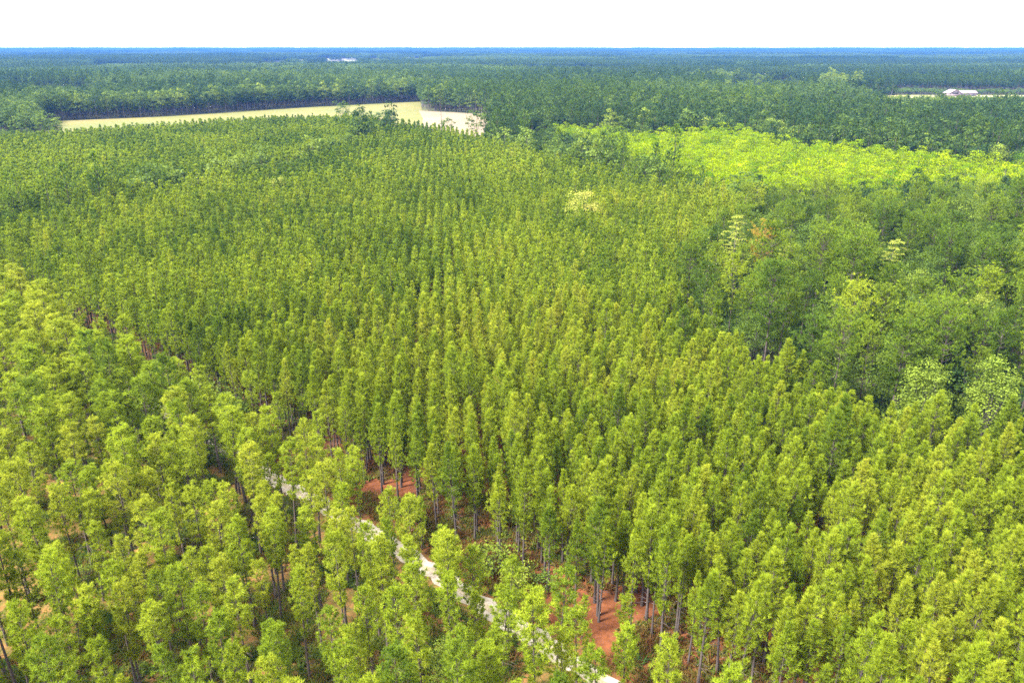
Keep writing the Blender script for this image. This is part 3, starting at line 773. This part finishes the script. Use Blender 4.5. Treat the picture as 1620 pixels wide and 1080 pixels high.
q = q[in_poly(q[:, 0], q[:, 1], GROVE)][:1300]
n = len(q)
shrub_whole = [joined(w_, c_, M['bark_grey'], M['leaves'], 'understory_bush') for w_, c_ in raw_shrub]
scatter('understory', 'dark bushes crowding the floor of the mixed grove', np.c_[q, np.zeros(n)], rng.uniform(0, 6, n), rng.uniform(1.2, 2.6, n), rng.integers(0, 3, n), np.clip(rng.normal(0.12, 0.1, n), 0, 0.5), shrub_whole)
print('grove', len(inv))

# single trees that stand out
tree('tall_broadleaf_tree', [pair(*broadleaf(601, H=20, R=5.6, crown0=0.2, nl=34, n=70, size=0.45), M['bark_grey'], M['leaves'], 'pale_big')], 0, 21.2, 229, 1, 1.0, 0.86, 'big pale yellow-green tree standing alone above the plantation', 'broadleaf tree')
tree('broadleaf_tree', broad_v, 0, -85, 278, 1, 1.0, 0.8, 'small pale broadleaf crown poking out of the plantation', 'broadleaf tree')
tree('orange_pine', grove_v, 0, 60.5, 179, 2, 1.0, 0.95, 'orange-yellow dying pine among the green grove', 'pine tree')
lay = [pair(*layered_tree(610 + k, 19 + k), M['bark_grey'], M['leaves'], 'tiered_tree') for k in range(2)]
for k, (x, y, lab) in enumerate([(48, 173.6, 'pale tiered conifer at the near edge of the grove clearing'), (55.6, 185, 'pale narrow tiered conifer just left of the orange pine'), (85.6, 165.8, 'pale tiered conifer deep in the grove'), (64.5, 175, 'pale tiered conifer under the orange pine')]):
    tree('tiered_conifer', lay, k % 2, x, y, k, 1.05 if k != 3 else 0.8, 0.78, lab, 'conifer')
tree('broadleaf_tree', broad_v, 2, 91.3, 138.3, 1, 0.9, 0.70, 'bright yellow-green crown among the grove pines', 'broadleaf tree')
dead = [pair(*pine(620, 14, 0.3, 1.3, 0.4, 0.8, 3.5, 3, 5, 0.3, 0.08, trunk_r=0.13), M['bark_dark'], M['brown'], 'dead_pine')]
for x, y, lab in [(35.3, 168, 'small dead brown pine at the grove corner'), (45, 250, 'dark dead pine in the plantation gap'), (22.5, 224, 'dead brown pine below the big pale tree'), (-13.5, 126.5, 'rusty dead pine in the row gap')]:
    tree('dead_pine', dead, 0, x, y, 1, 0.9, 0.3, lab, 'dead tree')
# trees standing up against the field
big_open = [pair(*broadleaf(630 + k, H=24, R=6.2 - 1.2 * k, crown0=0.35, nl=20 - 3 * k, n=46, size=0.7, lobe=0.30), M['bark_grey'], M['leaves'], 'field_edge_tree') for k in range(2)]
for k, (x, y, s, lab) in enumerate([(-120, 560, 1.08, 'round dark tree rising against the pale field'), (-104, 543, 0.98, 'smaller dark tree just right of the round one against the field'), (-88, 522, 0.86, 'low dark tree at the plantation edge before the field'), (-80, 516, 0.88, 'low dark tree beside its twin before the field'), (-21, 462, 1.12, 'large airy tree at the corner of the bare field'), (-12, 458, 0.9, 'spreading tree right of the airy corner tree'), (-40, 486, 0.84, 'small round tree before the bare soil')]):
    tree('field_edge_tree', big_open, k % 2, x, y, k * 1.3, s, 0.2, lab, 'broadleaf tree')
sn = MB()
sn.tube([(0, 0, -0.3), (0.1, 0, 12), (0, 0.1, 25)], [0.3, 0.2, 0.04], 6)
for q in range(14):
    a, z = q * 2.4, 9 + q * 1.1
    sn.tube([(0, 0, z), (math.cos(a) * (2.6 - q * 0.13), math.sin(a) * (2.6 - q * 0.13), z + 0.5)], [0.07, 0.02], 3)
tag(link('dead_snag', sn.mesh('dead_snag', [M['bark_dark']])), 'thin bare snag standing up against the bare field', 'dead tree').location = (-45, 500, 0)

# ------------------------------------------------------------------ bright lime grove
pts = []
for j, y0 in enumerate(np.arange(275, 510, 4.8)):
    for i, x0 in enumerate(np.arange(15, 240, 5.5)):
        x, y = x0 + (j % 2) * 2.2 + rng.uniform(-1.3, 1.3), y0 + rng.uniform(-1.2, 1.2)
        if (in_poly([x], [y], LIME)[0] or in_poly([x], [y], LIME_B)[0]) and vnoise(x / 7, y / 7) < 0.9: pts.append((j, x, y, *project(x, y, 9)[:2]))
pts.sort(key=lambda p: math.hypot(p[1], p[2]))
vis = [p for p in pts if p[3] < 1612][:300]
ids = {id(p) for p in vis}
j0 = min(p[0] for p in vis)
for j in sorted({p[0] for p in vis}):
    for q, p in enumerate(sorted([p for p in vis if p[0] == j], key=lambda p: p[1])):
        sc = rng.normal(0.97, 0.16); tn = float(np.clip(rng.normal(0.5, 0.28), 0, 1)) * (0.5 if p[1] < 64 and p[2] > 435 else 1)
        tree('lime_green_tree', lime_v, int(rng.integers(4)), p[1], p[2], rng.uniform(0, 6), (sc * 1.05, sc * 1.05, sc), tn,
             f'bright lime-green young tree, {nth(q + 1)} from the left in the {nth(j - j0 + 1)} rank of the lime grove', 'broadleaf tree', 'bright lime-green trees of the young grove')
rest_l = [p for p in pts if id(p) not in ids]
n = len(rest_l)
scatter('lime_grove', 'further bright lime-green young trees closing the back of the grove', np.array([(p[1], p[2], 0) for p in rest_l]), rng.uniform(0, 6, n), rng.normal(1.03, 0.13, n), rng.integers(0, 4, n), np.clip(rng.normal(0.5, 0.2, n), 0, 1), lime_far)
print('lime', len(pts))

# ------------------------------------------------------------------ hardwoods one can tell apart: behind the lime grove and along the field
hw_pts = []
def belt(line, offs, step, grp, lab):
    L = np.array(line, float); c = np.concatenate([[0], np.cumsum(np.hypot(*np.diff(L, axis=0).T))])
    for r_no, o_ in enumerate(offs):
        num = 0
        for s in np.arange(0, c[-1], step):
            s2 = s + rng.uniform(-1.5, 1.5)
            x, y = np.interp(s2, c, L[:, 0]), np.interp(s2, c, L[:, 1])
            d = unit(L[min(np.searchsorted(c, max(s2, 0.01)), len(L) - 1)] - L[max(np.searchsorted(c, max(s2, 0.01)) - 1, 0)])
            nx_, ny_ = -d[1], d[0]
            if ny_ < 0: nx_, ny_ = -nx_, -ny_
            x, y = x + nx_ * (o_ + rng.uniform(-1.5, 1.5)), y + ny_ * (o_ + rng.uniform(-1.5, 1.5))
            u, v, dd = project(x, y, 12)
            if not 0 < u < 1615: continue
            num += 1
            sc = rng.normal(0.98, 0.13); tn = float(np.clip(rng.normal(0.28, 0.13), 0.03, 0.62))
            hw_pts.append((x, y))
            tree('hardwood_tree', broad_lo_v, int(rng.integers(3)), x, y, rng.uniform(0, 6), sc * (1.15 if 'field' in grp else 1.0), tn, f'{"tall " if sc > 1.05 else ""}{hue_word(tn)} hardwood, {nth(num)} from left in {nth(r_no + 1)} line {lab}', 'broadleaf tree', grp)
belt([(60, 492), (97, 487), (143, 480), (150, 424), (178, 404), (198, 384), (212, 352), (240, 340)], [4, 10], 6.2, 'hardwoods behind the lime grove', 'behind the lime trees')
belt([(-395, 664), (-319, 711), (-217, 823), (-105, 909)], [5, 13], 7.2, 'hardwoods along the far field edge', 'along the far field edge')
belt([(-88, 776), (-29, 740)], [4], 5.0, 'hardwoods at the field corner', 'at the notched field corner')
hw_pts = np.array(hw_pts)
print('hardwoods', len(hw_pts))

# ------------------------------------------------------------------ the forest out to the horizon
def parcels(x, y):
    """type (0 pine, 1 hardwood), height factor, hue of the stand a point lies in"""
    a = 0.35
    xr, yr = x * math.cos(a) - y * math.sin(a), x * math.sin(a) + y * math.cos(a)
    xr = xr + 60 * vnoise(x / 130, y / 130); yr = yr + 60 * vnoise(x / 150 + 30, y / 150)
    cx, cy_ = np.floor(xr / 330).astype(int), np.floor(yr / 210).astype(int)
    h = lambda s: _PERM[(cx * 7 + s) % 256, (cy_ * 13 + 3 * s) % 256]
    hh = h(2)
    return (h(1) > 0.55).astype(int), np.where(hh < 0.28, 0.30 + 0.5 * hh, 0.62 + 0.6 * hh), 0.0 + 0.36 * h(3) ** 1.3
STANDS = [(-470, 1010, 150, 60, 0, 0.42, 0.26), (-620, 1180, 260, 70, 0, 1.05, 0.10), (-330, 1120, 190, 130, 1, 1.12, 0.26), (-700, 1900, 260, 260, 1, 0.85, 0.36), (-240, 1650, 260, 160, 1, 1.1, 0.30),
          (560, 1330, 320, 95, 0, 0.38, 0.26), (620, 1560, 420, 130, 0, 1.15, 0.08), (453, 1110, 30, 26, 1, 1.15, 0.62), (312, 1240, 42, 30, 1, 1.1, 0.56), (140, 1000, 190, 160, 0, 1.0, 0.16), (250, 800, 120, 90, 1, 1.05, 0.24),
          (100, 2300, 500, 220, 0, 1.1, 0.12), (900, 2500, 600, 400, 0, 0.9, 0.10), (-100, 3000, 420, 260, 1, 1.05, 0.34), (-1300, 2900, 500, 300, 0, 1.15, 0.06), (1500, 3600, 800, 500, 1, 0.9, 0.3), (-1500, 4600, 900, 500, 1, 0.8, 0.34)]
def named(x, y, ty, hf, hue):
    wob = 1 + 0.35 * (vnoise(x / 60, y / 60) - 0.5)
    for cx, cy_, rx, ry, t, h, u in STANDS:
        m = (np.maximum(np.abs(x - cx) / rx, np.abs(y - cy_) / ry) < wob) if rx > 60 else (np.hypot((x - cx) / rx, (y - cy_) / ry) < wob)
        ty = np.where(m, t, ty); hf = np.where(m, h, hf); hue = np.where(m, u, hue)
    return ty, hf, hue
gx, gy = np.meshgrid(np.arange(-960, 960, 5.2), np.arange(215, 1250, 5.2))
gx = gx.ravel() + rng.uniform(-2.2, 2.2, gx.size); gy = gy.ravel() + rng.uniform(-2.2, 2.2, gy.size)
kp = np.abs(gx) < 0.74 * gy + 25
kp &= gx > -0.74 * gy - 25
for poly in (PLANT_1, PLANT_2, FIELD, [(-255, 455), (-207, 490), (-166, 520), (-111, 530), (-43, 470), (-18, 440), (-10, 560), (-100, 600), (-260, 560)], GROVE, LIME, LIME_B, YARD, GLADE, PALE): kp &= ~in_poly(gx, gy, poly)
kp &= side_of_road(np.clip(gx, -210, 40), gy) > 4
gx, gy = gx[kp], gy[kp]
near_hw = np.zeros(len(gx), bool)
for hx, hy in hw_pts: near_hw |= np.hypot(gx - hx, gy - hy) < 4.0
gx, gy = gx[~near_hw], gy[~near_hw]
ty, hf, hue = parcels(gx, gy)
ty, hf, hue = named(gx, gy, ty, hf, hue)
mixed = (gy < 640) & (gx > -40)
ty = np.where(mixed, (rng.random(len(gx)) < 0.25 + 0.5 * (vnoise(gx / 40, gy / 40) > 0.55)).astype(int), ty)
hf = np.where(mixed, 1.0, hf)
belt_l = poly_dist(gx, gy, FIELD[:4]) < 110
ty = np.where(belt_l & (gy > 640), 1, ty); hf = np.where(belt_l, 1.0, hf)
yg = in_poly(gx, gy, YOUNG)
ty = np.where(yg, 0, ty); hf = np.where(yg, 0.33 + 0.25 * np.clip((900 - gy) / 260, 0, 1), hf)
low = (gy > 900) & (gy < 1080) & (gx > 240) & (gx < 430)
hf = np.where(low, 0.55, hf)
hf = np.where((gx > 8) & (gx < 78) & (gy > 375) & (gy < 505), 0.6, hf)
edge = (gy > 240) & (gy < 300) & (gx > 60)
hf = np.where(edge, 0.62, hf)
odd = rng.random(len(gx)) < 0.12
ty = np.where(odd & ~yg, 1 - ty, ty)
tn = hue + rng.normal(0, 0.11, len(gx)) + 0.14 * (vnoise(gx / 25, gy / 25) - 0.5)
tn = np.where(gy > 640, 0.75 * tn, tn)
tn = np.where(edge, tn - 0.1, tn)
tn = np.where(yg, 0.42 + rng.normal(0, 0.05, len(gx)), tn)
sc = rng.normal(1, 0.15, len(gx))
# a second, offset planting for the denser pine stands
scatter('forest', 'mixed forest of pine and hardwood stands stretching away behind the plantation', np.c_[gx, gy, 0 * gx], rng.uniform(0, 6.28, len(gx)), np.c_[sc * (0.8 + 0.2 * hf), sc * (0.8 + 0.2 * hf), sc * hf],
        np.where(ty == 0, rng.integers(0, 3, len(gx)), 3 + rng.integers(0, 3, len(gx))), tn, for_pine + for_broad)
print('forest', len(gx))
gx, gy = np.meshgrid(np.arange(-FAR, FAR, 44.0), np.arange(1262, FAR - 60, 44.0))
gx = gx.ravel(); gy = gy.ravel()
kp = np.abs(gx) < 0.74 * gy + 60
gx, gy = gx[kp] + rng.uniform(-6, 6, kp.sum()), gy[kp] + rng.uniform(-6, 6, kp.sum())
far_keep = (gy < 5000) | (rng.random(len(gx)) < 0.8)
inside = in_poly(gx, gy, OPENLAND) & (rng.random(len(gx)) > 0.10)
gx, gy = gx[far_keep & ~inside], gy[far_keep & ~inside]
ty, hf, hue = parcels(gx, gy)
ty, hf, hue = named(gx, gy, ty, hf, hue)
clear = vnoise(gx / 420 + 77, gy / 260 + 3) > 0.87
gx, gy, ty, hf, hue = gx[~clear], gy[~clear], ty[~clear], hf[~clear], hue[~clear]
hf = hf + 0.3 * (vnoise(gx / 700, gy / 700) - 0.5) + np.where(gy > 9000, 0.5 * (vnoise(gx / 500 + 5, gy / 900) - 0.4), 0)
scatter('distant_forest', 'distant blue forest reaching the horizon', np.c_[gx, gy, 0 * gx], rng.integers(0, 4, len(gx)) * math.pi / 2, np.c_[np.ones(len(gx)), np.ones(len(gx)), hf], ty * 2 + rng.integers(0, 2, len(gx)), 0.7 * hue - 0.04 + rng.normal(0, 0.04, len(gx)) + 0.22 * np.maximum(0, vnoise(gx / 120, gy / 260 + 9) - 0.6), patches)
print('patches', len(gx))

# ------------------------------------------------------------------ buildings
def plain(name, c, rough=0.6):
    m, nt, p, out = new_mat(name)
    r = ramp(nt, [(0.3, tuple(0.85 * v for v in c)), (0.7, c)])
    nt.links.new(noise(nt, 0.6, 6), r.inputs['Fac']); nt.links.new(r.outputs['Color'], p.inputs['Base Color'])
    p.inputs['Roughness'].default_value = rough
    return m
wall_m, roof_m, dark_m, white_m = plain('pale_siding', (0.171, 0.13, 0.14)), plain('pink_metal_roof', (0.242, 0.186, 0.205), 0.4), plain('dark_opening', (0.05, 0.045, 0.05)), plain('white_metal', (0.254, 0.254, 0.248), 0.4)
def gable(mb, x0, x1, y0, y1, z0, rise, over=0.6, along_x=True, t=0.18):
    if along_x:
        ym = (y0 + y1) / 2
        for ya, yb in ((y0 - over, ym), (y1 + over, ym)):
            V = [(x0 - over, ya, z0 - 0.2), (x1 + over, ya, z0 - 0.2), (x1 + over, yb, z0 + rise), (x0 - over, yb, z0 + rise)]
            mb.add(V + [(a, b, c + t) for a, b, c in V], [(0, 1, 2, 3), (7, 6, 5, 4), (0, 4, 5, 1), (1, 5, 6, 2), (2, 6, 7, 3), (3, 7, 4, 0)])
    else:
        xm = (x0 + x1) / 2
        for xa, xb in ((x0 - over, xm), (x1 + over, xm)):
            V = [(xa, y0 - over, z0 - 0.2), (xa, y1 + over, z0 - 0.2), (xb, y1 + over, z0 + rise), (xb, y0 - over, z0 + rise)]
            mb.add(V + [(a, b, c + t) for a, b, c in V], [(0, 1, 2, 3), (7, 6, 5, 4), (0, 4, 5, 1), (1, 5, 6, 2), (2, 6, 7, 3), (3, 7, 4, 0)])
def gable_wall(mb, xa, xb, y, z0, rise):
    mb.add([(xa, y, z0), (xb, y, z0), ((xa + xb) / 2, y, z0 + rise)], [(0, 1, 2)])
fh = bpy.data.objects.new('farm_building', None); COL.objects.link(fh)
fh.location = (566, 1000, 0); fh.rotation_euler = (0, 0, 0.05); fh.scale = (0.8, 0.8, 0.8)
tag(fh, 'pale farm building with pinkish metal roofs at the edge of the sandy yard', 'building')
b = MB(); b.box(-22, -2, 0, 16, 0, 5.2); b.box(-2.003, 24, 2, 15, 0, 5.0); gable_wall(b, -22, -2, 0.0, 5.2, 5.0); gable_wall(b, -22, -2, 16.0, 5.2, 5.0); link('wall', b.mesh('wall', [wall_m]), fh)
b = MB(); gable(b, -22, -2, 0, 16, 5.2, 5.2, 1.0, False); link('roof', b.mesh('roof', [roof_m]), fh)
b = MB(); gable(b, -1, 25, 2, 15, 5.0, 3.6, 0.8, True); link('roof', b.mesh('roof', [roof_m]), fh)
b = MB(); b.box(-17, -7, -0.08, 0.1, 3.6, 7.2); link('loft_opening', b.mesh('loft_opening', [dark_m]), fh)
for xx in (2, 9, 16): 
    b = MB(); b.box(xx, xx + 4, 1.92, 2.1, 0.1, 3.4); link('door', b.mesh('door', [dark_m]), fh)
for k, (x, y, L, lab) in enumerate([(-712, 3300, 46, 'long white barn roof in the distant clearing, farthest left'), (-560, 4020, 60, 'white shed at the back of the distant clearing'), (-500, 3980, 40, 'small white shed right of the long distant one')]):
    bn = bpy.data.objects.new('barn', None); COL.objects.link(bn); bn.location = (x, y, 0)
    tag(bn, lab, 'barn', 'white sheds in the distant clearing')
    b = MB(); b.box(-L / 2, L / 2, 0, 14, 0, 5); link('wall', b.mesh('wall', [white_m]), bn)
    b = MB(); gable(b, -L / 2, L / 2, 0, 14, 5, 3, 0.5, True); link('roof', b.mesh('roof', [white_m]), bn)

# ------------------------------------------------------------------ air
hb = MB(); hb.box(-FAR - 200, FAR + 200, -FAR * 0.5 - 200, FAR + 200, -1.0, 64.0)
hm = bpy.data.materials.new('air'); hm.use_nodes = True
nt = hm.node_tree; nt.nodes.remove(nt.nodes['Principled BSDF'])
pvn = nt.nodes.new('ShaderNodeVolumePrincipled')
pvn.inputs['Color'].default_value = (0.06, 0.22, 0.78, 1)
pvn.inputs['Density'].default_value = 0.65e-4
pvn.inputs['Anisotropy'].default_value = 0.0
nt.links.new(pvn.outputs[0], nt.nodes['Material Output'].inputs['Volume'])
tag(link('haze', hb.mesh('haze', [hm])), 'thin blue haze over the forest', kind='stuff')
